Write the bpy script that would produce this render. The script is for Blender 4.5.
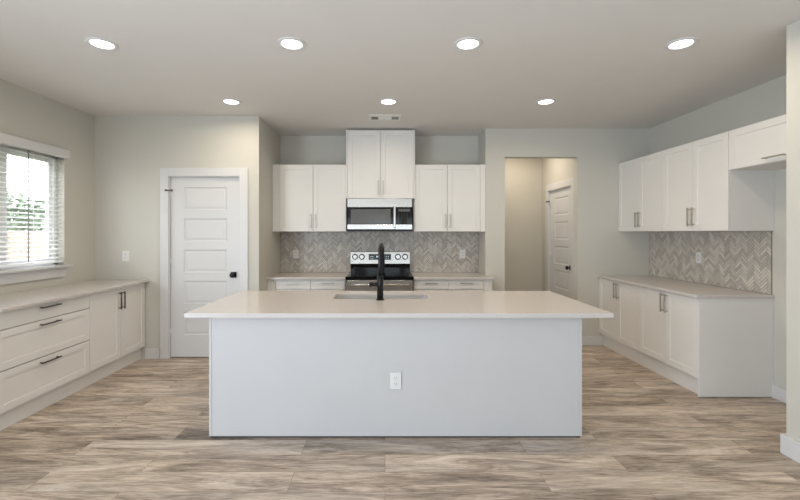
import bpy, bmesh, math, random
from mathutils import Vector, Matrix
random.seed(7)
PI = math.pi
C = bpy.context.scene.collection
for o in list(bpy.data.objects): bpy.data.objects.remove(o)

# ------------------------------------------------------------------ camera, world, lights, exposure
F = 415.0                      # focal length in pixels of the 800 px wide frame
H = 1.467                      # eye height
CEIL = 2.835
cam_d = bpy.data.cameras.new('camera'); cam = bpy.data.objects.new('camera', cam_d); C.objects.link(cam)
cam.location = (0, 0, H); cam.rotation_euler = (PI/2, 0, 0)
cam_d.sensor_width = 36; cam_d.lens = 36*F/800
cam_d.shift_x = 15/800; cam_d.shift_y = -17/800
cam_d.clip_start = 0.05; cam_d.clip_end = 200
bpy.context.scene.camera = cam

sc = bpy.context.scene
sc.view_settings.view_transform = 'Standard'; sc.view_settings.look = 'None'
sc.view_settings.gamma = 1; sc.view_settings.use_curve_mapping = False
sc.view_settings.exposure = 0.07

w = bpy.data.worlds.new('sky'); sc.world = w; w.use_nodes = True
nt = w.node_tree; bg = nt.nodes['Background']
bg.inputs['Color'].default_value = (0.90, 0.95, 1.0, 1); bg.inputs['Strength'].default_value = 8.0

def area(name, loc, rot, sx, sy, power, col, spread=PI):
    l = bpy.data.lights.new(name, 'AREA'); l.shape = 'RECTANGLE'; l.size = sx; l.size_y = sy
    l.energy = power; l.color = col; l.spread = spread
    o = bpy.data.objects.new(name, l); C.objects.link(o); o.location = loc; o.rotation_euler = rot
    return o
# daylight of the three big living-room windows in the wall behind the camera
XLEFT = -3.40
REAR_P, UPFILL_P, HALL_P, OVERFILL_P, LEFT_P = 50, 46, 8.8, 2, 222
for wx, ww in ((-2.0, 1.6), (-.07, 1.27), (1.5, 1.4)):
    area('daylight_rear_window', (wx, -4.40, 1.10), (PI/2, 0, 0), ww, 1.8, REAR_P*ww/4.27, (0.73, 0.86, 1.0))
# added upward fill that brightens the ceiling, standing in for floor bounce
area('added_ceiling_upfill', (-0.3, -1.7, .25), (PI, 0, 0), 4.6, 3.4, UPFILL_P, (0.84, 0.92, 1.0))
# daylight of the living room's glazed doors on the left side, behind the camera
area('daylight_left_doors', (XLEFT+.06, -1.0, 1.15), (0, -PI/2, 0), 2.0, 3.0, LEFT_P, (0.73, 0.86, 1.0))
# added soft overhead fill behind the camera, raising the ambient light; no lamp seen
area('added_overhead_fill', (-0.3, -.6, 2.80), (0, 0, 0), 4.0, 1.6, OVERFILL_P, (1.0, .97, .94))
# the hall's own ceiling lamp
area('hall_lamp', (2.05, 6.25, 2.80), (0, 0, 0), .16, .16, HALL_P, (1.0, .86, .68))
CAN_POWER = 6.4

# ------------------------------------------------------------------ helpers
def tag(o, label=None, cat=None, group=None, kind=None):
    if label: o['label'] = label
    if cat: o['category'] = cat
    if group: o['group'] = group
    if kind: o['kind'] = kind
    return o
def thing(name, loc, rotz=0, label=None, cat=None, group=None, kind=None):
    o = bpy.data.objects.new(name, None); o.empty_display_size = .1; C.objects.link(o)
    o.location = loc; o.rotation_euler = (0, 0, rotz)
    return tag(o, label, cat, group, kind)

class MB:
    def __init__(s): s.v = []; s.f = []; s.sm = []
    def quad(s, pts, smooth=False):
        n = len(s.v); s.v += [tuple(p) for p in pts]; s.f.append(tuple(range(n, n+len(pts)))); s.sm.append(smooth); return s
    def box(s, x0, x1, y0, y1, z0, z1):
        if x0 > x1: x0, x1 = x1, x0
        if y0 > y1: y0, y1 = y1, y0
        if z0 > z1: z0, z1 = z1, z0
        n = len(s.v)
        s.v += [(x0,y0,z0),(x1,y0,z0),(x1,y1,z0),(x0,y1,z0),(x0,y0,z1),(x1,y0,z1),(x1,y1,z1),(x0,y1,z1)]
        for f in ((0,3,2,1),(4,5,6,7),(0,1,5,4),(1,2,6,5),(2,3,7,6),(3,0,4,7)):
            s.f.append(tuple(n+i for i in f)); s.sm.append(False)
        return s
    def tube(s, pts, rad, seg=14, caps=True):
        pts = [Vector(p) for p in pts]
        rad = rad if isinstance(rad, (list, tuple)) else [rad]*len(pts)
        t = (pts[1]-pts[0]).normalized()
        up = Vector((0,0,1)) if abs(t.z) < .9 else Vector((1,0,0))
        nrm = t.cross(up).normalized(); rings = []
        for i, p in enumerate(pts):
            a = pts[min(i+1, len(pts)-1)] - pts[max(i-1, 0)]
            t2 = a.normalized() if a.length > 1e-9 else t
            nrm = (nrm - t2*nrm.dot(t2)).normalized(); b = t2.cross(nrm); t = t2
            n = len(s.v); rings.append(n)
            for k in range(seg):
                q = p + (nrm*math.cos(2*PI*k/seg) + b*math.sin(2*PI*k/seg))*rad[i]; s.v.append(tuple(q))
        for a, b in zip(rings, rings[1:]):
            for k in range(seg):
                s.f.append((a+k, a+(k+1)%seg, b+(k+1)%seg, b+k)); s.sm.append(True)
        if caps:
            s.f.append(tuple(rings[0]+k for k in reversed(range(seg)))); s.sm.append(False)
            s.f.append(tuple(rings[-1]+k for k in range(seg))); s.sm.append(False)
        return s
    def cyl(s, a, b, r, seg=24): return s.tube([a, b], r, seg)
    def prism(s, poly, z0, z1):
        n = len(s.v); k = len(poly)
        s.v += [(x,y,z0) for x,y in poly] + [(x,y,z1) for x,y in poly]
        s.f.append(tuple(n+i for i in reversed(range(k)))); s.sm.append(False)
        s.f.append(tuple(n+k+i for i in range(k))); s.sm.append(False)
        for i in range(k):
            j = (i+1) % k; s.f.append((n+i, n+j, n+k+j, n+k+i)); s.sm.append(False)
        return s
    def build(s, name, mat, parent=None, bevel=0, seg=2, recalc=True):
        m = bpy.data.meshes.new(name); m.from_pydata(s.v, [], s.f); m.validate()
        if len(m.polygons) == len(s.sm): m.polygons.foreach_set('use_smooth', s.sm)
        if recalc:
            b = bmesh.new(); b.from_mesh(m); bmesh.ops.recalc_face_normals(b, faces=b.faces[:]); b.to_mesh(m); b.free()
        m.materials.append(mat)
        o = bpy.data.objects.new(name, m); C.objects.link(o)
        if parent: o.parent = parent
        if bevel:
            md = o.modifiers.new('bevel', 'BEVEL'); md.width = bevel; md.segments = seg; md.limit_method = 'ANGLE'; md.angle_limit = math.radians(40)
        return o

def struct(name, mb, mat, bevel=0):
    return tag(mb.build(name, mat, None, bevel), kind='structure')

def rounded(x0, x1, y0, y1, r, n=6):
    p = []
    for cx, cy, a in ((x1-r, y1-r, 0), (x0+r, y1-r, 90), (x0+r, y0+r, 180), (x1-r, y0+r, 270)):
        for k in range(n+1):
            t = math.radians(a + 90*k/n); p.append((cx+r*math.cos(t), cy+r*math.sin(t)))
    return p

def panel_slab(W, Hh, T, rects, depth=.008, slope=.006, field=None):
    """slab 0..W x 0..T x 0..Hh, front face at y=0, with recessed panels"""
    m = MB()
    xs = sorted({0, W} | {r[0] for r in rects} | {r[1] for r in rects})
    zs = sorted({0, Hh} | {r[2] for r in rects} | {r[3] for r in rects})
    for a, b in zip(xs, xs[1:]):
        for c, d in zip(zs, zs[1:]):
            cx, cz = (a+b)/2, (c+d)/2
            if any(r[0] < cx < r[1] and r[2] < cz < r[3] for r in rects): continue
            m.quad([(a,0,c),(b,0,c),(b,0,d),(a,0,d)])
    def ring(r0, y0, r1, y1):
        p = lambda r, y: [(r[0],y,r[2]),(r[1],y,r[2]),(r[1],y,r[3]),(r[0],y,r[3])]
        A, B = p(r0, y0), p(r1, y1)
        for i in range(4):
            j = (i+1) % 4; m.quad([A[i], A[j], B[j], B[i]])
    ins = lambda r, k: (r[0]+k, r[1]-k, r[2]+k, r[3]-k)
    for r in rects:
        a = ins(r, slope); ring(r, 0, a, depth)
        if field:
            b = ins(a, field[0]); c = ins(b, field[1])
            ring(a, depth, b, depth); ring(b, depth, c, depth-field[2]); a, dd = c, depth-field[2]
        else: dd = depth
        m.quad([(a[0],dd,a[2]),(a[1],dd,a[2]),(a[1],dd,a[3]),(a[0],dd,a[3])])
    m.quad([(0,T,0),(0,T,Hh),(W,T,Hh),(W,T,0)])
    m.quad([(0,0,0),(0,0,Hh),(0,T,Hh),(0,T,0)]); m.quad([(W,0,0),(W,T,0),(W,T,Hh),(W,0,Hh)])
    m.quad([(0,0,0),(0,T,0),(W,T,0),(W,0,0)]); m.quad([(0,0,Hh),(W,0,Hh),(W,T,Hh),(0,T,Hh)])
    return m

# ------------------------------------------------------------------ materials
def s2l(c): return tuple(((v/255)/12.92 if v/255 <= .04045 else ((v/255+.055)/1.055)**2.4) for v in c) + (1,)
def newmat(name):
    m = bpy.data.materials.new(name); m.use_nodes = True
    return m, m.node_tree, m.node_tree.nodes['Principled BSDF']
def N(t, kind, **kw):
    n = t.nodes.new(kind)
    for k, v in kw.items(): setattr(n, k, v)
    return n
def L(t, a, b): t.links.new(a, b)
def plain(name, rgb, rough=.5, metal=0, spec=.5, var=.03, scale=3.0, bump=0, bscale=200, lin=False):
    m, t, p = newmat(name)
    col = rgb if lin else s2l(rgb)
    tc = N(t, 'ShaderNodeTexCoord'); no = N(t, 'ShaderNodeTexNoise'); no.inputs['Scale'].default_value = scale
    no.inputs['Detail'].default_value = 4; L(t, tc.outputs['Object'], no.inputs['Vector'])
    r = N(t, 'ShaderNodeValToRGB'); r.color_ramp.elements[0].position = .3; r.color_ramp.elements[1].position = .7
    r.color_ramp.elements[0].color = tuple(c*(1-var) for c in col[:3]) + (1,)
    r.color_ramp.elements[1].color = tuple(min(1, c*(1+var)) for c in col[:3]) + (1,)
    L(t, no.outputs['Fac'], r.inputs['Fac']); L(t, r.outputs['Color'], p.inputs['Base Color'])
    p.inputs['Roughness'].default_value = rough; p.inputs['Metallic'].default_value = metal
    p.inputs['Specular IOR Level'].default_value = spec
    if bump:
        n2 = N(t, 'ShaderNodeTexNoise'); n2.inputs['Scale'].default_value = bscale; L(t, tc.outputs['Object'], n2.inputs['Vector'])
        b = N(t, 'ShaderNodeBump'); b.inputs['Strength'].default_value = bump; b.inputs['Distance'].default_value = .002
        L(t, n2.outputs['Fac'], b.inputs['Height']); L(t, b.outputs['Normal'], p.inputs['Normal'])
    return m

WALL = plain('warm_grey_paint', (203, 200, 191), .75, bump=.25, bscale=260, var=.01)
CEILM = plain('ceiling_paint', (222, 219, 215), .85, bump=.5, bscale=160, var=.01)
TRIM = plain('white_trim_paint', (213, 212, 212), .35, var=.01)
CAB = plain('white_cabinet_paint', (227, 224, 220), .38, var=.012)
ISL = plain('white_island_paint', (198, 196, 196), .45, var=.012)
TOE = plain('dark_gap', (70, 66, 62), .7)
NICKEL = plain('brushed_nickel', (184, 180, 174), .4, metal=1, var=.05, scale=40)
DARK_SHADED_METAL = plain('dark_shaded_metal', (98, 92, 87), .38, metal=.9, var=.05, scale=40)  # left handles: nickel with shade put into the colour; door stops: dark metal
BLACKM = plain('black_satin_metal', (28, 28, 32), .3, metal=.6, var=.05)
BLACKG = plain('black_glass', (6, 6, 7), .05, spec=.4, var=.02)
DGLASS = plain('smoked_oven_glass', (92, 92, 92), .12, spec=.5, var=.05, scale=30)
PLATE = plain('white_plastic', (224, 223, 221), .3, var=.005)
SLOT = plain('dark_slot', (60, 58, 56), .6)
VENTM = plain('vent_enamel', (226, 224, 219), .4, var=.01)
VDARK = plain('vent_opening', (85, 82, 76), .8)
BLIND = plain('blind_slat_white', (248, 248, 248), .45, var=.01)
_t = BLIND.node_tree; _tr = N(_t, 'ShaderNodeBsdfTranslucent'); _tr.inputs['Color'].default_value = (.93, .93, .93, 1)
_mx = N(_t, 'ShaderNodeMixShader'); _mx.inputs[0].default_value = .45
L(_t, _t.nodes['Principled BSDF'].outputs[0], _mx.inputs[1]); L(_t, _tr.outputs[0], _mx.inputs[2]); L(_t, _mx.outputs[0], _t.nodes['Material Output'].inputs['Surface'])
CORD = plain('grey_cord', (120, 120, 122), .6)
BARK = plain('bark', (92, 78, 64), .9, var=.25, scale=12)

def steel(name, horiz=True):
    m, t, p = newmat(name)
    tc = N(t, 'ShaderNodeTexCoord'); mp = N(t, 'ShaderNodeMapping'); mp.inputs['Scale'].default_value = (1.5, 1.5, 260) if horiz else (260, 260, 1.5)
    no = N(t, 'ShaderNodeTexNoise'); no.inputs['Scale'].default_value = 1; no.inputs['Detail'].default_value = 6
    L(t, tc.outputs['Object'], mp.inputs['Vector']); L(t, mp.outputs['Vector'], no.inputs['Vector'])
    mr = N(t, 'ShaderNodeMapRange'); mr.inputs['To Min'].default_value = .15; mr.inputs['To Max'].default_value = .26
    L(t, no.outputs['Fac'], mr.inputs['Value']); L(t, mr.outputs['Result'], p.inputs['Roughness'])
    p.inputs['Base Color'].default_value = s2l((206, 203, 199)); p.inputs['Metallic'].default_value = 1
    b = N(t, 'ShaderNodeBump'); b.inputs['Strength'].default_value = .08; b.inputs['Distance'].default_value = .001
    L(t, no.outputs['Fac'], b.inputs['Height']); L(t, b.outputs['Normal'], p.inputs['Normal'])
    return m
STEEL = steel('brushed_stainless')
SINKM = plain('satin_stainless_sink', (208, 208, 208), .38, metal=.85, var=.02)

def floor_mat():
    m, t, p = newmat('oak_plank_floor')
    tc = N(t, 'ShaderNodeTexCoord')
    br = N(t, 'ShaderNodeTexBrick'); br.offset = .37; br.offset_frequency = 2
    br.inputs['Scale'].default_value = 1; br.inputs['Brick Width'].default_value = 1.5; br.inputs['Row Height'].default_value = .196
    br.inputs['Mortar Size'].default_value = .0015; br.inputs['Mortar Smooth'].default_value = .1; br.inputs['Bias'].default_value = 0
    br.inputs['Color1'].default_value = (0, 0, 0, 1); br.inputs['Color2'].default_value = (1, 1, 1, 1); br.inputs['Mortar'].default_value = (.5, .5, .5, 1)
    L(t, tc.outputs['Object'], br.inputs['Vector'])
    sep = N(t, 'ShaderNodeSeparateColor'); L(t, br.outputs['Color'], sep.inputs['Color'])
    # shift the grain from plank to plank
    mul = N(t, 'ShaderNodeMath', operation='MULTIPLY'); mul.inputs[1].default_value = 37.0; L(t, sep.outputs['Red'], mul.inputs[0])
    cmb = N(t, 'ShaderNodeCombineXYZ'); L(t, mul.outputs[0], cmb.inputs['X']); L(t, mul.outputs[0], cmb.inputs['Z'])
    add = N(t, 'ShaderNodeVectorMath', operation='ADD'); L(t, tc.outputs['Object'], add.inputs[0]); L(t, cmb.outputs[0], add.inputs[1])
    def noise(scale, sx, sy, det, rough, dist=0):
        mp = N(t, 'ShaderNodeMapping'); mp.inputs['Scale'].default_value = (sx, sy, 1); L(t, add.outputs[0], mp.inputs['Vector'])
        n = N(t, 'ShaderNodeTexNoise'); n.inputs['Scale'].default_value = scale; n.inputs['Detail'].default_value = det
        n.inputs['Roughness'].default_value = rough; n.inputs['Distortion'].default_value = dist
        L(t, mp.outputs[0], n.inputs['Vector']); return n.outputs['Fac']
    g1 = noise(1, 1.5, 8.5, 10, .70, 1.1); g2 = noise(1, 8, 110, 6, .7, .5); g3 = noise(1, .8, 3.4, 4, .55, .5)
    r = N(t, 'ShaderNodeValToRGB'); e = r.color_ramp.elements
    e[0].position = .36; e[0].color = s2l((104, 91, 81)); e[1].position = .63; e[1].color = s2l((226, 211, 195))
    x = e.new(.45); x.color = s2l((158, 141, 125)); x = e.new(.53); x.color = s2l((196, 178, 161))
    mixv = N(t, 'ShaderNodeMath', operation='MULTIPLY_ADD'); L(t, g2, mixv.inputs[0]); mixv.inputs[1].default_value = .38
    a2 = N(t, 'ShaderNodeMath', operation='MULTIPLY'); L(t, g1, a2.inputs[0]); a2.inputs[1].default_value = .62; L(t, a2.outputs[0], mixv.inputs[2])
    # per-plank lightness
    a3 = N(t, 'ShaderNodeMath', operation='MULTIPLY_ADD'); L(t, sep.outputs['Red'], a3.inputs[0]); a3.inputs[1].default_value = .07; L(t, mixv.outputs[0], a3.inputs[2])
    a4 = N(t, 'ShaderNodeMath', operation='SUBTRACT'); L(t, a3.outputs[0], a4.inputs[0]); a4.inputs[1].default_value = .035
    L(t, a4.outputs[0], r.inputs['Fac'])
    # grey weathered patches
    mr = N(t, 'ShaderNodeMapRange'); mr.inputs['From Min'].default_value = .45; mr.inputs['From Max'].default_value = .68; mr.inputs['To Max'].default_value = .9
    L(t, g3, mr.inputs['Value'])
    mx = N(t, 'ShaderNodeMix', data_type='RGBA'); L(t, mr.outputs[0], mx.inputs['Factor']); L(t, r.outputs['Color'], mx.inputs['A'])
    mxb = N(t, 'ShaderNodeMix', data_type='RGBA', blend_type='MULTIPLY'); mxb.inputs['Factor'].default_value = 1
    L(t, r.outputs['Color'], mxb.inputs['A']); mxb.inputs['B'].default_value = (.70, .73, .77, 1); L(t, mxb.outputs['Result'], mx.inputs['B'])
    mm = N(t, 'ShaderNodeMix', data_type='RGBA'); L(t, br.outputs['Fac'], mm.inputs['Factor']); L(t, mx.outputs['Result'], mm.inputs['A'])
    mm.inputs['B'].default_value = s2l((134, 120, 106)); L(t, mm.outputs['Result'], p.inputs['Base Color'])
    p.inputs['Roughness'].default_value = .42; p.inputs['Specular IOR Level'].default_value = .45
    b = N(t, 'ShaderNodeBump'); b.inputs['Strength'].default_value = .15; b.inputs['Distance'].default_value = .002
    L(t, g2, b.inputs['Height']); L(t, b.outputs['Normal'], p.inputs['Normal'])
    return m
FLOOR = floor_mat()

def quartz_mat():
    m, t, p = newmat('speckled_quartz')
    tc = N(t, 'ShaderNodeTexCoord')
    v = N(t, 'ShaderNodeTexNoise'); v.inputs['Scale'].default_value = 150; v.inputs['Detail'].default_value = 3; L(t, tc.outputs['Object'], v.inputs['Vector'])
    r = N(t, 'ShaderNodeValToRGB'); e = r.color_ramp.elements
    e[0].position = .33; e[0].color = s2l((190, 183, 178)); e[1].position = .46; e[1].color = s2l((203, 196, 192))
    x = e.new(.64); x.color = s2l((205, 198, 194)); x = e.new(.74); x.color = s2l((222, 217, 213))
    L(t, v.outputs['Fac'], r.inputs['Fac']); L(t, r.outputs['Color'], p.inputs['Base Color'])
    p.inputs['Roughness'].default_value = .16; p.inputs['Specular IOR Level'].default_value = .5
    return m
QUARTZ = quartz_mat()

def tile_mat():
    m, t, p = newmat('herringbone_marble_tile')
    g = N(t, 'ShaderNodeNewGeometry'); tc = N(t, 'ShaderNodeTexCoord')
    no = N(t, 'ShaderNodeTexNoise'); no.inputs['Scale'].default_value = 14; no.inputs['Detail'].default_value = 5; L(t, tc.outputs['Object'], no.inputs['Vector'])
    ma = N(t, 'ShaderNodeMath', operation='MULTIPLY_ADD'); L(t, g.outputs['Random Per Island'], ma.inputs[0]); ma.inputs[1].default_value = .7
    mb = N(t, 'ShaderNodeMath', operation='MULTIPLY'); L(t, no.outputs['Fac'], mb.inputs[0]); mb.inputs[1].default_value = .3; L(t, mb.outputs[0], ma.inputs[2])
    r = N(t, 'ShaderNodeValToRGB'); e = r.color_ramp.elements
    e[0].position = .1; e[0].color = s2l((172, 164, 155)); e[1].position = .9; e[1].color = s2l((218, 211, 201))
    L(t, ma.outputs[0], r.inputs['Fac']); L(t, r.outputs['Color'], p.inputs['Base Color']); p.inputs['Roughness'].default_value = .3
    return m
TILE = tile_mat()
GROUT = plain('taupe_grout', (122, 114, 103), .8)

def emis(name, col, st):
    m, t, p = newmat(name); p.inputs['Base Color'].default_value = (.9, .9, .9, 1)
    p.inputs['Emission Color'].default_value = col + (1,); p.inputs['Emission Strength'].default_value = st; return m
LENS = emis('lit_lens', (1, .97, .92), 6.0)
DIGIT = emis('lit_digits', (.6, .85, .9), .8)

def glass_mat():
    m, t, p = newmat('window_glass')
    out = t.nodes['Material Output']; tr = N(t, 'ShaderNodeBsdfTransparent'); gl = N(t, 'ShaderNodeBsdfGlossy'); gl.inputs['Roughness'].default_value = .02
    mx = N(t, 'ShaderNodeMixShader')
    mx.inputs[0].default_value = .05; L(t, tr.outputs[0], mx.inputs[1]); L(t, gl.outputs[0], mx.inputs[2]); L(t, mx.outputs[0], out.inputs['Surface'])
    return m
GLASS = glass_mat()

def leaf_mat():
    m, t, p = newmat('leaves'); g = N(t, 'ShaderNodeNewGeometry'); r = N(t, 'ShaderNodeValToRGB')
    r.color_ramp.elements[0].color = s2l((56, 68, 54)); r.color_ramp.elements[1].color = s2l((120, 134, 112))
    L(t, g.outputs['Random Per Island'], r.inputs['Fac']); L(t, r.outputs['Color'], p.inputs['Base Color']); p.inputs['Roughness'].default_value = .6
    return m
LEAF = leaf_mat()
def fence_mat():
    m, t, p = newmat('cedar_boards'); g = N(t, 'ShaderNodeNewGeometry'); r = N(t, 'ShaderNodeValToRGB')
    r.color_ramp.elements[0].color = s2l((120, 106, 95)); r.color_ramp.elements[1].color = s2l((148, 134, 122))
    L(t, g.outputs['Random Per Island'], r.inputs['Fac']); L(t, r.outputs['Color'], p.inputs['Base Color']); p.inputs['Roughness'].default_value = .8
    return m
CEDAR = fence_mat()
GRASS = plain('lawn', (104, 118, 74), .9, var=.3, scale=6)

# ------------------------------------------------------------------ room shell
XL, XR = -3.40, 3.465           # left wall, right wall
YP, YH, YB = 4.854, 5.432, 5.85  # pantry wall, hall wall, wall behind the range
XS1, XS2 = -1.475, 1.315       # sides of the range recess
XN, YN = 2.66, 2.75           # near right wall corner
YR = -4.5; T = .14
HX0, HX1, HZ = 1.568, 2.521, 2.464   # hall opening
HXW, HYB = 2.60, 6.87
struct('floor', MB().box(XL-T, XR+T, YR-T, HYB+T, -.05, 0), FLOOR)
struct('ceiling', MB().box(XL-T, XR+T, YR-T, HYB+T, CEIL, CEIL+.1), CEILM)

WY0, WY1, WZ0, WZ1 = 3.12, 4.40, 1.11, 2.29     # window opening
struct('wall_left', MB().box(XL-T, XL, YR, WY0, 0, CEIL).box(XL-T, XL, WY1, YP+T, 0, CEIL)
       .box(XL-T, XL, WY0, WY1, 0, WZ0).box(XL-T, XL, WY0, WY1, WZ1, CEIL), WALL)
DX0, DX1, DZ = -2.525, -1.698, 2.128              # pantry door opening
struct('wall_pantry', MB().box(XL, DX0, YP, YP+T, 0, CEIL).box(DX1, XS1, YP, YP+T, 0, CEIL).box(DX0, DX1, YP, YP+T, DZ, CEIL), WALL)
struct('wall_recess_left', MB().box(XS1-T, XS1, YP+T, YB, 0, CEIL), WALL)
struct('wall_back', MB().box(XS1-T, XS2+T, YB, YB+T, 0, CEIL), WALL)
struct('wall_recess_right', MB().box(XS2, XS2+T*.85, YH+.12, YB, 0, CEIL), WALL)
struct('wall_hall_front', MB().box(XS2, HX0, YH, YH+.12, 0, CEIL).box(HX1, XR, YH, YH+.12, 0, CEIL).box(HX0, HX1, YH, YH+.12, HZ, CEIL), WALL)
HDY0, HDY1 = 5.775, 6.583                         # hall door opening, along Y
struct('wall_hall_right', MB().box(HXW, HXW+.12, YH+.12, HDY0, 0, CEIL).box(HXW, HXW+.12, HDY1, HYB, 0, CEIL).box(HXW, HXW+.12, HDY0, HDY1, DZ, CEIL), WALL)
struct('wall_hall_back', MB().box(XS2+.12, XR+T, HYB, HYB+.1, 0, CEIL), WALL)
struct('wall_hall_left', MB().box(XS2+.12, XS2+.2, YB+T, HYB, 0, CEIL), WALL)
struct('wall_right', MB().box(XR, XR+T, YN-.12, YH+.12, 0, CEIL), WALL)
struct('wall_right_near', MB().box(XN, XR, YN-.12, YN, 0, CEIL).box(XN, XN+.12, YR, YN-.12, 0, CEIL), WALL)
struct('added_wall_closet_right', MB().box(XR, XR+T, YH+.12, HYB, 0, CEIL), WALL)  # unseen wall, added to stop light leaking in under the hall door
struct('added_wall_pantry_back', MB().box(XL-T, XS1-T, YB, YB+T, 0, CEIL), WALL)  # unseen, added to close the pantry against light leaking under its door
struct('added_wall_pantry_left', MB().box(XL-T, XL, YP+T, YB, 0, CEIL), WALL)  # unseen too, added against the same light leak
struct('wall_rear', MB().box(XL-T, XR+T, YR-T, YR, 0, CEIL), WALL)

# baseboards
bh, bt = .115, .016
struct('baseboard_pantry', MB().box(-2.80, DX0-.105, YP-bt, YP, 0, bh).box(DX1+.105, XS1, YP-bt, YP, 0, bh), TRIM, .003)
struct('baseboard_hall_front', MB().box(HX1, 2.84, YH-bt, YH, 0, bh).box(1.37, HX0, YH-bt, YH, 0, bh), TRIM, .003)
struct('baseboard_hall', MB().box(XS2+.2, HXW, HYB-bt, HYB, 0, bh).box(HXW-bt, HXW, 6.69, HYB-bt, 0, bh), TRIM, .003)
struct('baseboard_right', MB().box(XR-bt, XR, YN+.0, 3.71, 0, bh), TRIM, .003)
struct('baseboard_right_near', MB().box(XN-.022, XN, YR, YN+.022, 0, .13).box(XN, XR-bt, YN, YN+.022, 0, .13), TRIM, .003)

# ------------------------------------------------------------------ doors
def make_door(name, W, loc, rotz, hinge_left=True, knob_x=None):
    """local: x across the wall, front face towards -y, wall surface at y=0"""
    r = thing(name, loc, rotz, kind='structure')
    z0 = .012; Hd = 2.12 - z0
    ph, pitch = .268, .3665
    rects = [(.15, W-.15, .27+i*pitch-z0, .27+i*pitch+ph-z0) for i in range(5)]
    s = panel_slab(W, Hd, .035, rects, .009, .010, (.014, .012, .004)).build('door_slab', TRIM, r)
    s.location = (0, .022, z0)
    c = MB(); cw = .098; g = .010
    c.box(-g-cw, -g, -.018, 0, 0, 2.12+g+cw).box(W+g, W+g+cw, -.018, 0, 0, 2.12+g+cw).box(-g, W+g, -.018, 0, 2.12+g, 2.12+g+cw)
    c.build('casing', TRIM, r, .003)
    j = MB().box(-g, -.004, 0, .11, 0, 2.128).box(W+.004, W+g, 0, .11, 0, 2.128).box(-.004, W+.004, 0, .11, 2.122, 2.128)
    j.box(-.004, .012, .058, .07, 0, 2.122).box(W-.012, W+.004, .058, .07, 0, 2.122)
    j.build('jamb', TRIM, r)
    kx = W-.07 if hinge_left else .07
    k = MB().box(kx-.034, kx+.034, .012, .022, .942, 1.010)
    k.build('knob_rose', BLACKM, r, .002)
    MB().cyl((kx, .014, .976), (kx, -.018, .976), .012).tube([(kx,-.018,.976),(kx,-.024,.976),(kx,-.034,.976),(kx,-.046,.976),(kx,-.052,.976)], [.014,.025,.029,.026,.012], 20).build('knob', BLACKM, r)
    hx = -.002 if hinge_left else W+.002
    for hz in (1.93, 1.12, .30):
        MB().cyl((hx, .016, hz-.045), (hx, .016, hz+.045), .007, 10).box(hx-.003, hx+.028, .019, .0225, hz-.045, hz+.045).build('hinge', TRIM, r)
    sx = 1 if hinge_left else -1
    MB().cyl((hx-sx*.035, -.02, 1.965), (hx+sx*.035, -.012, 1.965), .007, 10).cyl((hx+sx*.028, -.022, 1.965), (hx+sx*.04, -.022, 1.965), .011, 10).cyl((hx-sx*.04, -.026, 1.965), (hx-sx*.028, -.026, 1.965), .011, 10).cyl((hx, .015, 1.965), (hx, -.02, 1.965), .006, 8).build('door_stop', DARK_SHADED_METAL, r)
    return r
make_door('door_1', .807, (-2.515, YP, 0), 0)
make_door('door_2', .788, (HXW, 6.573, 0), -PI/2)

# ------------------------------------------------------------------ window
wr = thing('window_1', (XL, 0, 0), 0, kind='structure')
fx0, fx1 = -T, -T+.07
MB().box(fx0, fx1, WY0, WY0+.05, WZ0, WZ1).box(fx0, fx1, WY1-.05, WY1, WZ0, WZ1).box(fx0, fx1, WY0, WY1, WZ1-.05, WZ1).box(fx0, fx1, WY0, WY1, WZ0, WZ0+.05)\
    .box(fx0, fx1, 3.735, 3.80, WZ0+.05, WZ1-.05).build('window_frame', TRIM, wr, .003)
for a, b in ((WY0+.05, 3.735), (3.80, WY1-.05)):
    x0, x1 = fx0+.01, fx0+.045
    MB().box(x0, x1, a, a+.04, WZ0+.05, WZ1-.05).box(x0, x1, b-.04, b, WZ0+.05, WZ1-.05).box(x0, x1, a+.04, b-.04, WZ1-.09, WZ1-.05).box(x0, x1, a+.04, b-.04, WZ0+.05, WZ0+.09).build('sash', TRIM, wr, .002)
    MB().box(fx0+.024, fx0+.028, a+.04, b-.04, WZ0+.09, WZ1-.09).build('glass_pane', GLASS, wr)
MB().prism([(-T+.06, WY0+.0), (0, WY0), (0, WY0-.04), (.07, WY0-.04), (.07, WY1+.04), (0, WY1+.04), (0, WY1), (-T+.06, WY1)], WZ0-.0, WZ0+.022).build('window_sill', TRIM, wr, .004)
a = MB(); n = 0
ap = [(WY0-.03, WZ0), (WY1+.03, WZ0), (WY1-.01, WZ0-.10), (WY0+.01, WZ0-.10)]
for x in (0, .02): a.quad([(x, y, z) for y, z in ap])
for i in range(4):
    (y0, z0), (y1, z1) = ap[i], ap[(i+1) % 4]; a.quad([(0, y0, z0), (0, y1, z1), (.02, y1, z1), (.02, y0, z0)])
a.build('apron', TRIM, wr)

bl = thing('window_blind', (XL, 0, WZ0), 0, 'white horizontal slat blind with boxed valance hanging in the left wall window', 'window blind')
MB().box(.002, .062, WY0-.02, WY1+.005, 2.254-WZ0, 2.341-WZ0).build('valance', TRIM, bl, .004)
s = MB(); bx = -.028; zz = 1.212
while zz < 2.27:
    hw = .024; tl = .006
    n = len(s.v)
    y0, y1 = WY0+.012, WY1-.012; z = zz-WZ0
    s.v += [(bx-hw, y0, z+tl), (bx, y0, z+.003), (bx+hw, y0, z-tl), (bx-hw, y1, z+tl), (bx, y1, z+.003), (bx+hw, y1, z-tl)]
    s.v += [(a_, b_, c_-.0026) for a_, b_, c_ in s.v[n:n+6]]
    for f in ((0,1,4,3),(1,2,5,4),(6,9,10,7),(7,10,11,8),(0,3,9,6),(2,8,11,5),(0,6,7,1),(1,7,8,2),(3,4,10,9),(4,5,11,10)):
        s.f.append(tuple(n+i for i in f)); s.sm.append(False)
    zz += .0445
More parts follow.
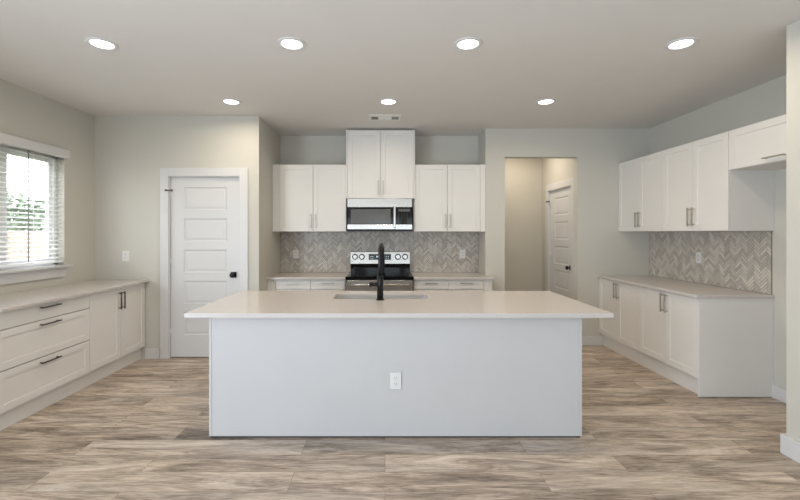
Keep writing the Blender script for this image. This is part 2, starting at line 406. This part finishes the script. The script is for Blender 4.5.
s.build('slats', BLIND, bl)
MB().box(bx-.026, bx+.026, WY0+.012, WY1-.012, 1.158-WZ0, 1.182-WZ0).build('bottom_rail', BLIND, bl, .003)
for y in (WY0+.12, 3.50, 4.02, WY1-.12):
    MB().box(bx+.025, bx+.0262, y-.0015, y+.0015, .05, 1.145).box(bx-.0262, bx-.025, y-.0015, y+.0015, .05, 1.145).build('ladder_cord', BLIND, bl)
MB().cyl((bx+.04, 3.945, .08), (bx+.04, 3.945, 1.145), .0045, 8).build('tilt_wand', CORD, bl)

# ------------------------------------------------------------------ outside
struct('ground', MB().box(-40, XL-T, -15, 45, -.4, -.3), GRASS)
fz = MB(); y = 0.0
while y < 16:
    fz.box(-8.62, -8.60, y, y+.135, -.3, 1.52+random.uniform(-.01, .01)); y += .142
fe = thing('wooden_fence', (0, 0, 0), 0, 'weathered wooden board fence outside behind the window', 'fence')
fz.build('boards', CEDAR, fe)
MB().box(-8.66, -8.62, 0, 16, .1, .19).box(-8.66, -8.62, 0, 16, 1.15, 1.24).build('rail', CEDAR, fe)
def tree(x, y, h, r, label):
    t = thing('tree', (x, y, -.3), 0, label, 'tree', 'trees beyond the fence')
    MB().tube([(0,0,0),(.05,0,h*.4),(0,.05,h*.75)], [.14,.1,.05], 8).build('trunk', BARK, t)
    c = MB()
    for i in range(1500):
        d = Vector((random.gauss(0,1), random.gauss(0,1), random.gauss(0,1))).normalized()*(random.random()**.4)*r
        p = Vector((d.x, d.y, h*.68 + d.z*.75)); u = Vector((random.gauss(0,1), random.gauss(0,1), random.gauss(0,1))).normalized()
        v = u.orthogonal().normalized(); s_ = random.uniform(.06, .12)
        c.quad([p-u*s_, p+v*s_*.5, p+u*s_, p-v*s_*.5])
    c.build('foliage', LEAF, t, recalc=False)
tree(-11.2, 9.4, 3.4, 1.2, 'broad leafy green tree beyond the fence, left of the blind wand')
tree(-10.6, 12.0, 3.0, 1.15, 'lower leafy green tree beyond the fence, right of the blind wand')
tree(-13.5, 13.2, 3.9, 1.4, 'dense green tree beyond the fence, farthest back')

# ------------------------------------------------------------------ cabinets
def handle(parent, orient, cx, cz, ln, mat=NICKEL):
    m = MB(); y = -.030; t = .0055
    if orient == 'v':
        m.box(cx-t, cx+t, y-t, y+t, cz-ln/2, cz+ln/2)
        for s_ in (-1, 1): m.box(cx-.005, cx+.005, y, 0, cz+s_*(ln/2-.016)-.005, cz+s_*(ln/2-.016)+.005)
    else:
        m.box(cx-ln/2, cx+ln/2, y-t, y+t, cz-t, cz+t)
        for s_ in (-1, 1): m.box(cx+s_*(ln/2-.016)-.005, cx+s_*(ln/2-.016)+.005, y, 0, cz-.005, cz+.005)
    return m.build('handle', mat, parent, .0015)

def cabinet(name, label, cat, group, loc, rotz, W, D, z0, z1, fronts, toe=None, extra=None, hm=NICKEL):
    """local: x along the run, doors' faces at y=0, carcass behind, z absolute from loc"""
    r = thing(name, loc, rotz, label, cat, group)
    MB().box(0, W, .021, D, z0, z1).build('body', CAB, r)
    if toe: MB().box(0, W, toe[1], toe[1]+.015, 0, z0).build('toe_kick', CAB, r)
    for f in fronts:
        kind, x0, x1, a, b, style = f[:6]
        g = .0018
        w_, h_ = x1-x0-2*g, b-a-2*g
        rw = .060 if kind == 'door' else .055
        rects = [(rw, w_-rw, rw, h_-rw)] if style == 'shaker' else []
        d = panel_slab(w_, h_, .019, rects, .007, .002).build(kind, CAB, r, .0012 if not rects else 0)
        d.location = (x0+g, 0, a+g)
        if len(f) > 6 and f[6]:
            o, hx, hz, ln = f[6]; handle(d, o, hx-x0-g, hz-a-g, ln, hm)
    if extra:
        for nm, b_ in extra: MB().box(*b_).build(nm, CAB, r, .001)
    return r

BT = .884           # top of the base cabinets
# left wall, drawers nearest
LXF = -2.80; LT = .898
def left_cab(label, y0, W, fronts, extra=None):
    return cabinet('base_cabinet', label, 'cabinet', 'base cabinets along the left wall', (LXF, y0, 0), PI/2, W, LXF-XL-.001, .145, LT, fronts, toe=(.05, .05), hm=DARK_SHADED_METAL, extra=extra)  # handle metal darkened, shade put into its colour
left_cab('white base cabinet with three wide stacked drawers below the window', 2.99, .943,
         [('drawer', 0, .943, .147, .452, 'shaker', ('h', .465, .412, .20)),
          ('drawer', 0, .943, .456, .755, 'shaker', ('h', .465, .722, .20)),
          ('drawer', 0, .943, .759, .893, 'slab', ('h', .465, .860, .20))])
left_cab('white two-door base cabinet in the left corner beside the closed panel door', 3.934, .918,
         [('door', 0, .459, .147, .893, 'shaker', ('v', .430, .755, .185)),
          ('door', .459, .905, .147, .893, 'shaker', ('v', .488, .755, .185))])
tag(MB().box(XL+.001, -2.748, 2.975, YP-.001, LT+.001, .924).build('countertop', QUARTZ, None, .003), 'pale quartz countertop along the left wall under the window', 'countertop', 'perimeter countertops')

# right wall
RXF = 2.80; PW = .428
for i, (y, lab) in enumerate(((5.430, 'white two-door base cabinet on the right wall, farther one beside the hall wall'),
                              (4.573, 'white two-door base cabinet on the right wall, nearer one with the exposed end panel'))):
    cabinet('base_cabinet', lab, 'cabinet', 'base cabinets along the right wall', (RXF, y, 0), -PI/2, 2*PW-.0005, XR-RXF-.001, .162, BT,
            [('door', 0, PW, .165, .880, 'shaker', ('v', PW-.03, .768, .185)), ('door', PW, 2*PW, .165, .880, 'shaker', ('v', PW+.03, .768, .185))],
            toe=(.045, .045), extra=[('end_panel', (2*PW, 2*PW+.018, 0.0, XR-RXF-.001, .006, .884))] if i else None)
tag(MB().box(2.772, XR, 3.690, YH, BT+.001, .915).build('countertop', QUARTZ, None, .003), 'pale quartz countertop along the right wall below the tiled backsplash', 'countertop', 'perimeter countertops')
UXF = 3.055; UZ0, UZ1 = 1.486, 2.376
for i, (y, lab) in enumerate(((5.431, 'white two-door wall cabinet on the right wall, farthest from the camera'),
                              (4.561, 'white two-door wall cabinet on the right wall next to the cabinet over the fridge space'))):
    w_ = .435
    cabinet('wall_cabinet', lab, 'cabinet', 'wall cabinets on the right wall', (UXF, y, 0), -PI/2, 2*w_-.0005, XR-UXF-.001, UZ0, UZ1,
            [('door', 0, w_, UZ0+.002, UZ1-.002, 'shaker', ('v', w_-.03, 1.627, .185)), ('door', w_, 2*w_, UZ0+.002, UZ1-.002, 'shaker', ('v', w_+.03, 1.627, .185))])
FZ0 = 2.025
cabinet('wall_cabinet', 'short wide white cabinet above the empty fridge space at the far right', 'cabinet', None,
        (UXF, 3.690, 0), -PI/2, .90, XR-UXF-.001, FZ0, UZ1, [('door', .001, .90, FZ0+.001, UZ1-.002, 'shaker', ('h', .45, FZ0+.04, .185))])

# behind the range
BYF = 5.20
cabinet('base_cabinet', 'white base cabinet with two small drawers left of the range', 'cabinet', 'base cabinets beside the range',
        (XS1+.001, BYF, 0), 0, .979, YB-BYF-.001, .162, BT,
        [('drawer', .104, .540, .760, .880, 'slab', ('h', .322, .838, .16)), ('drawer', .542, .977, .760, .880, 'slab', ('h', .760, .838, .16)),
         ('door', .104, .540, .165, .756, 'shaker', ('v', .510, .66, .185)), ('door', .542, .977, .165, .756, 'shaker', ('v', .572, .66, .185))],
        toe=(.07, .07), extra=[('filler', (0, .102, .001, .021, .162, .884))])
r_ = cabinet('base_cabinet', 'white base cabinet with two small drawers right of the range', 'cabinet', 'base cabinets beside the range',
        (.356, BYF, 0), 0, .957, YB-BYF-.001, .162, BT,
        [('drawer', .006, .442, .760, .880, 'slab', ('h', .224, .838, .16)), ('drawer', .444, .878, .760, .880, 'slab', ('h', .662, .838, .16)),
         ('door', .006, .442, .165, .756, 'shaker', ('v', .412, .66, .185)), ('door', .444, .878, .165, .756, 'shaker', ('v', .474, .66, .185))],
        toe=(.07, .07), extra=[('filler', (.880, .987, .001, .021, 0, .884)), ('end_panel', (.969, .987, .021, YH-BYF-.001, 0, .884))])
tag(MB().box(XS1, -.492, 5.165, YB, BT+.001, .915).build('countertop', QUARTZ, None, .003), 'pale quartz countertop left of the range', 'countertop', 'perimeter countertops')
tag(MB().prism([(.358, 5.165), (1.368, 5.165), (1.368, YH), (XS2, YH), (XS2, YB), (.358, YB)], BT+.001, .915).build('countertop', QUARTZ, None, .003), 'pale quartz countertop right of the range', 'countertop', 'perimeter countertops')
UYF = 5.44
cabinet('wall_cabinet', 'white two-door wall cabinet left of the microwave', 'cabinet', 'wall cabinets flanking the microwave',
        (XS1+.001, UYF, 0), 0, .966, YB-UYF-.001, UZ0, 2.366,
        [('door', .096, .530, UZ0+.002, 2.364, 'shaker', ('v', .500, 1.625, .185)), ('door', .532, .966, UZ0+.002, 2.364, 'shaker', ('v', .562, 1.625, .185))],
        extra=[('filler', (0, .094, .001, .021, UZ0, 2.366))])
cabinet('wall_cabinet', 'white two-door wall cabinet right of the microwave', 'cabinet', 'wall cabinets flanking the microwave',
        (.374, UYF, 0), 0, .940, YB-UYF-.001, UZ0, 2.366,
        [('door', .012, .442, UZ0+.002, 2.364, 'shaker', ('v', .412, 1.625, .185)), ('door', .444, .874, UZ0+.002, 2.364, 'shaker', ('v', .474, 1.625, .185))],
        extra=[('filler', (.876, .940, .001, .021, UZ0, 2.366))])
MY = 5.405
cabinet('wall_cabinet', 'tall white two-door cabinet reaching the ceiling above the microwave', 'cabinet', None,
        (-.507, MY, 0), 0, .897, YB-MY-.001, 1.915, 2.812,
        [('door', .022, .4475, 1.917, 2.80, 'shaker', ('v', .4175, 2.056, .185)), ('door', .4495, .875, 1.917, 2.80, 'shaker', ('v', .4795, 2.056, .185))],
        extra=[('side_panel', (0, .020, .004, .021, 1.915, 2.812)), ('side_panel', (.877, .897, .004, .021, 1.915, 2.812)), ('top_rail', (.020, .877, .008, .021, 2.803, 2.812))])

# ------------------------------------------------------------------ backsplash
def herringbone(W, Hh, loc, rotz, label):
    r = thing('tile_backsplash', loc, rotz, label, 'backsplash', 'herringbone backsplashes')
    MB().box(0, W, 0, .006, 0, Hh).build('grout', GROUT, r)
    tw, n = .0238, 4; g = .0019; bm = bmesh.new()
    R = Matrix.Rotation(-PI/4, 4, 'Y')
    def tilequad(u, v, a, b):
        pts = [((u)*tw+g, (v)*tw+g), ((u+a)*tw-g, v*tw+g), ((u+a)*tw-g, (v+b)*tw-g), (u*tw+g, (v+b)*tw-g)]
        ps = [R @ Vector((p, -.002, q)) for p, q in pts]
        if max(p.x for p in ps) < 0 or min(p.x for p in ps) > W or max(p.z for p in ps) < 0 or min(p.z for p in ps) > Hh: return
        vs = [bm.verts.new(p) for p in ps]; bk = [bm.verts.new((p.x, .001, p.z)) for p in ps]
        bm.faces.new(vs)
        for i in range(4): bm.faces.new((vs[i], bk[i], bk[(i+1) % 4], vs[(i+1) % 4]))
    K = int(1.2*(W+Hh)/tw)+8
    for k in range(-K, K):
        m0 = -K//(2*n)-2
        for m_ in range(m0, -m0):
            tilequad(k+2*n*m_, k, n, 1); tilequad(k, k-2*n+1+2*n*m_, 1, n)
    for co, no in (((.001,0,0),(-1,0,0)), ((W-.001,0,0),(1,0,0)), ((0,0,.001),(0,0,-1)), ((0,0,Hh-.001),(0,0,1))):
        bmesh.ops.bisect_plane(bm, geom=bm.verts[:]+bm.edges[:]+bm.faces[:], plane_co=co, plane_no=no, clear_outer=True)
    bmesh.ops.recalc_face_normals(bm, faces=bm.faces[:])
    me = bpy.data.meshes.new('tiles'); bm.to_mesh(me); bm.free(); me.materials.append(TILE)
    # faces should look outwards (-y)
    o = bpy.data.objects.new('tiles', me); C.objects.link(o); o.parent = r
    return r
herringbone(XS2-XS1-.002, UZ0-.917, (XS1+.001, YB-.0065, .916), 0, 'grey-beige herringbone tile backsplash behind the range')
herringbone(YH-3.712-.002, UZ0-.917, (XR-.0065, YH-.001, .916), -PI/2, 'grey-beige herringbone tile backsplash on the right wall')

# ------------------------------------------------------------------ outlets
def outlet(loc, rotz, label, decora=False):
    r = thing('wall_outlet' if not decora else 'light_switch', loc, rotz, label, 'outlet' if not decora else 'switch', 'outlet plates' if not decora else None)
    MB().box(-.040, .040, -.006, 0, -.060, .060).build('cover_plate', PLATE, r, .003)
    if decora:
        MB().box(-.017, .017, -.009, -.006, -.034, .034).build('rocker', PLATE, r, .0015)
        return r
    for s_ in (-1, 1):
        f = MB().prism(rounded(-.017, .017, -.015, .015, .008), -.0015, .0015)
        f.v = [(x, -.0075+z, y+s_*.021) for x, y, z in f.v]
        o = f.build('socket', PLATE, r)
        MB().box(-.008, -.0055, -.0095, -.0088, s_*.021-.003, s_*.021+.007).box(.0055, .008, -.0095, -.0088, s_*.021-.003, s_*.021+.007)\
            .box(-.002, .002, -.0095, -.0088, s_*.021-.010, s_*.021-.006).build('slots', SLOT, o)
    return r
outlet((-3.03, YP, 1.198), 0, 'white outlet plate on the wall between window corner and closed door')
outlet((-1.254, YB-.0088, 1.171), 0, 'white outlet plate on the backsplash left of the range')
outlet((1.09, YB-.0088, 1.171), 0, 'white outlet plate on the backsplash right of the range')
outlet((XR-.0088, 4.57, 1.195), -PI/2, 'white outlet plate on the right wall backsplash')
outlet((.077, 2.9695, .411), 0, 'white outlet plate on the front of the island')

# ------------------------------------------------------------------ island
IX0, IX1, IY0, IY1 = -1.26, 1.41, 2.97, 3.93
isl = thing('kitchen_island', ((IX0+IX1)/2, IY0, 0), 0, 'long white kitchen island base under the quartz slab in the room centre', 'kitchen island')
hw = (IX1-IX0)/2
MB().box(-hw+.02, hw-.02, 0.003, .021, .012, .884).build('front_panel', ISL, isl)
for s_ in (-1, 1):
    MB().box(s_*hw, s_*(hw-.019), 0, IY1-IY0, .012, .884).build('side_panel', ISL, isl, .0015)
MB().box(-hw+.02, hw-.02, IY1-IY0-.02, IY1-IY0, .10, .884).build('back_panel', ISL, isl)
MB().box(-hw+.012, hw-.012, .006, IY1-IY0-.06, 0, .012).build('base_strip', TOE, isl)
# slab with the sink cut-out
SX0, SX1, SY0, SY1 = -.44, .372, 3.475, 3.80
ox0, ox1, oy0, oy1 = -1.379, 1.571, 2.847, 3.963
def slab_with_hole(z0, z1):
    bm = bmesh.new()
    outer = [(ox0, oy0), (ox1, oy0), (ox1, oy1), (ox0, oy1)]; inner = rounded(SX0, SX1, SY0, SY1, .045)
    for pts in (outer, inner):
        vs = [bm.verts.new((x, y, z1)) for x, y in pts]
        for i in range(len(vs)): bm.edges.new((vs[i], vs[(i+1) % len(vs)]))
    bmesh.ops.triangle_fill(bm, use_beauty=True, use_dissolve=True, edges=bm.edges[:])
    for f in list(bm.faces):
        c = f.calc_center_median()
    ret = bmesh.ops.extrude_face_region(bm, geom=bm.faces[:])
    for v in ret['geom']:
        if isinstance(v, bmesh.types.BMVert): v.co.z = z0
    bmesh.ops.recalc_face_normals(bm, faces=bm.faces[:])
    me = bpy.data.meshes.new('island_countertop'); bm.to_mesh(me); bm.free(); me.materials.append(QUARTZ)
    o = bpy.data.objects.new('island_countertop', me); C.objects.link(o)
    md = o.modifiers.new('bevel', 'BEVEL'); md.width = .002; md.segments = 2; md.limit_method = 'ANGLE'
    return o
tag(slab_with_hole(.885, .915), 'large speckled pale quartz slab on the island with sink cut-out', 'countertop')

# sink: undermount basin
sk = thing('kitchen_sink', ((SX0+SX1)/2, (SY0+SY1)/2, .66), 0, 'stainless steel undermount sink set in the island top behind the faucet', 'sink')
cx, cy = (SX0+SX1)/2, (SY0+SY1)/2
b = MB(); rings = []
for off, z, r_ in ((.022, .2245, .05), (.004, .2245, .045), (.004, .215, .045), (-.006, .03, .05), (-.03, .012, .04)):
    p = rounded(SX0-off-cx, SX1+off-cx, SY0-off-cy, SY1+off-cy, r_)
    n = len(b.v); b.v += [(x, y, z) for x, y in p]; rings.append((n, len(p)))
for (a0, k), (b0, _) in zip(rings, rings[1:]):
    for i in range(k): b.f.append((a0+i, a0+(i+1) % k, b0+(i+1) % k, b0+i)); b.sm.append(True)
b.f.append(tuple(rings[-1][0]+i for i in range(rings[-1][1]))); b.sm.append(False)
o = b.build('basin', SINKM, sk); md = o.modifiers.new('solid', 'SOLIDIFY'); md.thickness = .0015; md.offset = -1
MB().tube([(0,0,.0125),(0,0,.016)], .045, 24).build('drain', NICKEL, sk)

# faucet: base nearest the camera, spout reaching back over the sink
FX, FY = -.040, 3.425
fa = thing('kitchen_faucet', (FX, FY, .915), 0, 'tall black gooseneck faucet with side lever standing on the island', 'faucet')
MB().tube([(0,0,0),(0,0,.006),(0,0,.010)], [.034,.034,.027], 28).tube([(0,0,.010),(0,0,.198),(0,0,.205)], [.0265,.0265,.020], 28).build('body', BLACKM, fa)
d = Vector((.10, 1, 0)).normalized(); R0 = .085; zt = .472-.0165-R0
pts = [Vector((0,0,.20)), Vector((0,0,.28)), Vector((0,0,zt))]
for k in range(1, 15):
    t_ = PI*k/14; pts.append(Vector((0,0,zt)) + d*(R0-R0*math.cos(t_)) + Vector((0,0,R0*math.sin(t_))))
pts.append(pts[-1]+Vector((0,0,-.03)))
MB().tube(pts, .0165, 18).build('spout', BLACKM, fa)
e = pts[-1]
MB().tube([e, e+Vector((0,0,-.01)), e+Vector((0,0,-.12)), e+Vector((0,0,-.13))], [.017,.021,.023,.019], 20).build('spray_head', BLACKM, fa)
MB().cyl((0,0,.128), (-.075,0,.128), .0165, 18).tube([(-.072,0,.128),(-.078,0,.128),(-.088,0,.128)], [.0165,.020,.020], 18).build('valve', BLACKM, fa)
MB().tube([(-.082,.015,.128),(-.083,.05,.130),(-.085,.10,.134)], [.007,.006,.0055], 10).build('lever', BLACKM, fa)

# ------------------------------------------------------------------ range
rx0, rx1 = -.484, .350; rw = rx1-rx0; RY = 5.105
ra = thing('range', ((rx0+rx1)/2, RY, 0), 0, 'stainless steel electric range with black glass cooktop against the back wall', 'range')
h2 = rw/2; back = YB-.012-RY
MB().box(-h2, h2, .035, back, .06, .895).build('body', BLACKM, ra)
MB().box(-h2+.02, h2-.02, .06, back-.03, 0, .06).build('base', TOE, ra)
MB().box(-h2+.004, h2-.004, 0.004, .034, .07, .26).build('storage_drawer', STEEL, ra, .004)
od = MB().box(-h2+.010, h2-.010, 0, .034, .268, .885).build('oven_door', STEEL, ra, .004)
MB().box(-h2+.13, h2-.13, -.002, .002, .38, .72).build('door_window', BLACKG, od, .001)
MB().tube([(-h2+.05, -.045, .835), (h2-.05, -.045, .835)], .0135, 16).cyl((-h2+.09, 0, .835), (-h2+.09, -.045, .835), .009, 12).cyl((h2-.09, 0, .835), (h2-.09, -.045, .835), .009, 12).build('handle', STEEL, od)
MB().box(-h2-.002, h2+.002, -.012, .020, .897, .930).box(-h2-.002, h2+.002, .020, back-.07, .897, .930).build('cooktop', BLACKG, ra, .004)
for bx_, by_, br_ in ((-.2, .16, .105), (.2, .16, .085), (-.2, .44, .08), (.2, .44, .105)):
    bm_ = MB()
    for k in range(40):
        t0, t1 = 2*PI*k/40, 2*PI*(k+1)/40
        bm_.quad([(bx_+r*math.cos(t), by_+r*math.sin(t), .9306) for r, t in ((br_, t0), (br_, t1), (br_-.003, t1), (br_-.003, t0))])
    bm_.build('burner_ring', DGLASS, ra)
bgd = MB().box(-h2+.006, h2-.006, back-.068, back, .90, 1.036).build('lower_backguard', BLACKG, ra, .002)
m = MB()    # control panel leans back slightly
y0, y1 = back-.085, back-.070
m.v += [(-h2, y0, 1.036), (h2, y0, 1.036), (h2, back, 1.036), (-h2, back, 1.036), (-h2, y1, 1.208), (h2, y1, 1.208), (h2, back, 1.208), (-h2, back, 1.208)]
for f in ((0,3,2,1),(4,5,6,7),(0,1,5,4),(1,2,6,5),(2,3,7,6),(3,0,4,7)): m.f.append(f); m.sm.append(False)
cp = m.build('control_panel', STEEL, ra, .006)
cxr = (rx0+rx1)/2
ym = (y0+y1)/2
MB().box(-.226-cxr, .083-cxr, ym-.006, ym+.002, 1.095, 1.176).build('display', BLACKG, cp, .002)
for x_ in (-.118, -.100, -.076, -.058): MB().box(x_-cxr, x_+.010-cxr, ym-.0068, ym-.0062, 1.128, 1.150).build('digit', DIGIT, cp)
for x_ in (-.200, -.175, -.02, .01, .04):
    for z_ in (1.115, 1.14): MB().box(x_-cxr, x_+.012-cxr, ym-.0068, ym-.0062, z_, z_+.004).build('touch_key', DIGIT, cp)
for kx in (-.415, -.321, .180, .278):
    k = MB().tube([(kx-cxr, ym+.004, 1.137), (kx-cxr, ym-.006, 1.137)], .041, 28).build('knob_ring', BLACKM, cp)
    MB().tube([(kx-cxr, ym-.006, 1.137), (kx-cxr, ym-.028, 1.137), (kx-cxr, ym-.032, 1.137)], [.033, .031, .026], 28).box(kx-cxr-.004, kx-cxr+.004, ym-.038, ym-.03, 1.137-.026, 1.137+.026).build('knob', STEEL, cp)
MB().cyl((-.455-cxr, ym+.003, 1.072), (-.455-cxr, ym-.0045, 1.072), .011, 20).build('badge', SLOT, cp)

# ------------------------------------------------------------------ microwave
mx0, mx1 = -.486, .352; MYF = 5.36
mw = thing('microwave', ((mx0+mx1)/2, MYF, 1.490), 0, 'stainless steel over-the-range microwave with black control panel', 'microwave')
a = (mx1-mx0)/2; Z = lambda z: z-1.490
MB().box(-a, a, .03, YB-MYF-.01, Z(1.492), Z(1.914)).build('body', BLACKM, mw)
g = MB().box(-a, a, .004, .030, Z(1.800), Z(1.912))
g.build('vent_grille', STEEL, mw, .003)
dw = .614
md_ = MB().box(-a, -a+dw, 0, .030, Z(1.513), Z(1.797)).build('door', BLACKG, mw, .003)
MB().box(-a+.045, -a+dw-.055, -.0025, .002, Z(1.585), Z(1.775)).build('door_window', DGLASS, md_, .001)
MB().box(-a, -a+dw, -.004, .004, Z(1.515), Z(1.578)).build('lower_trim', STEEL, md_, .002)
hx = -a+dw-.005
MB().box(hx-.014, hx+.014, -.052, -.036, Z(1.535), Z(1.815)).box(hx-.009, hx+.009, -.040, 0, Z(1.55), Z(1.575)).box(hx-.009, hx+.009, -.040, 0.002, Z(1.765), Z(1.79)).build('handle', STEEL, md_, .005)
cpn = MB().box(-a+dw+.003, a, 0, .030, Z(1.580), Z(1.797)).build('control_panel', BLACKG, mw, .002)
MB().box(-a+dw+.003, a, -.004, .030, Z(1.513), Z(1.578)).build('lower_trim', STEEL, mw, .002)
for i in range(4):
    for j in range(5): MB().box(-a+dw+.045+i*.035, -a+dw+.058+i*.035, -.0008, 0.001, Z(1.605)+j*.026, Z(1.613)+j*.026).build('touch_key', SLOT, cpn)
MB().box(-a+dw+.045, a-.03, -.0006, .001, Z(1.745), Z(1.778)).build('clock_window', DGLASS, cpn)
MB().box(-a, a, .01, .03, Z(1.490), Z(1.512)).build('bottom_lip', BLACKM, mw)

# ------------------------------------------------------------------ ceiling fixtures
cl_lens = MB().tube([(0,0,-.004),(0,0,-.0005)], .071, 40)
first = None
def can(x, y, label):
    global first
    if first is None:
        r = thing('ceiling_light', (x, y, CEIL), 0, label, 'ceiling light', 'recessed ceiling lights')
        m = MB(); seg = 40
        prof = [(.104, 0), (.102, -.005), (.082, -.009), (.072, -.003), (.072, 0)]
        for k in range(seg):
            t0, t1 = 2*PI*k/seg, 2*PI*(k+1)/seg
            for (r0, z0), (r1, z1) in zip(prof, prof[1:]):
                m.quad([(r0*math.cos(t0), r0*math.sin(t0), z0), (r0*math.cos(t1), r0*math.sin(t1), z0), (r1*math.cos(t1), r1*math.sin(t1), z1), (r1*math.cos(t0), r1*math.sin(t0), z1)], True)
        m.build('trim_ring', TRIM, r); cl_lens.build('lens', LENS, r)
        first = r
    else:
        r = first.copy(); C.objects.link(r); r.location = (x, y, CEIL); r['label'] = label
        for ch in list(first.children):
            if ch.type == 'MESH': c = ch.copy(); C.objects.link(c); c.parent = r
    l = bpy.data.lights.new('can_light', 'AREA'); l.shape = 'DISK'; l.size = .15; l.energy = CAN_POWER; l.color = (1, .86, .66); l.spread = math.radians(170)
    lo = bpy.data.objects.new('can_light', l); C.objects.link(lo); lo.parent = r; lo.location = (0, 0, -.012)
for x, nm in ((-2.045, 'leftmost of the four in the front row'), (-.675, 'second from left in the front row of four'),
              (.60, 'third from left in the front row of four'), (2.14, 'rightmost of the four in the front row')):
    can(x, 3.0, 'round white recessed ceiling light, ' + nm)
for x, nm in ((-1.60, 'left one of the back row, near the closed door'), (.035, 'middle one of the back row, nearest the vent'), (1.675, 'right one of the back row, near the hall opening')):
    can(x, 4.32, 'round white recessed ceiling light, ' + nm)

v = thing('ceiling_vent', (-.002, 4.90, CEIL), 0, 'white rectangular ceiling air vent in front of the tall cabinet', 'vent')
MB().box(-.19, .19, -.115, .115, -.012, 0).build('plate', VENTM, v, .004)
for sx in (-1, 1):
    m = MB().box(sx*.120-.040, sx*.120+.040, -.055, .055, -.0135, -.0115); o = m.build('opening', VDARK, v)
    s = MB()
    for k in range(6):
        x_ = sx*.120-.034+k*.0136; s.box(x_-.0015, x_+.0015, -.055, .055, -.0165, -.0135)
    s.build('louvers', VENTM, o)
s = MB()
for k in range(5): s.box(-.07, .07, -.05+k*.022, -.045+k*.022, -.0155, -.012)
s.build('louvers', VENTM, v)
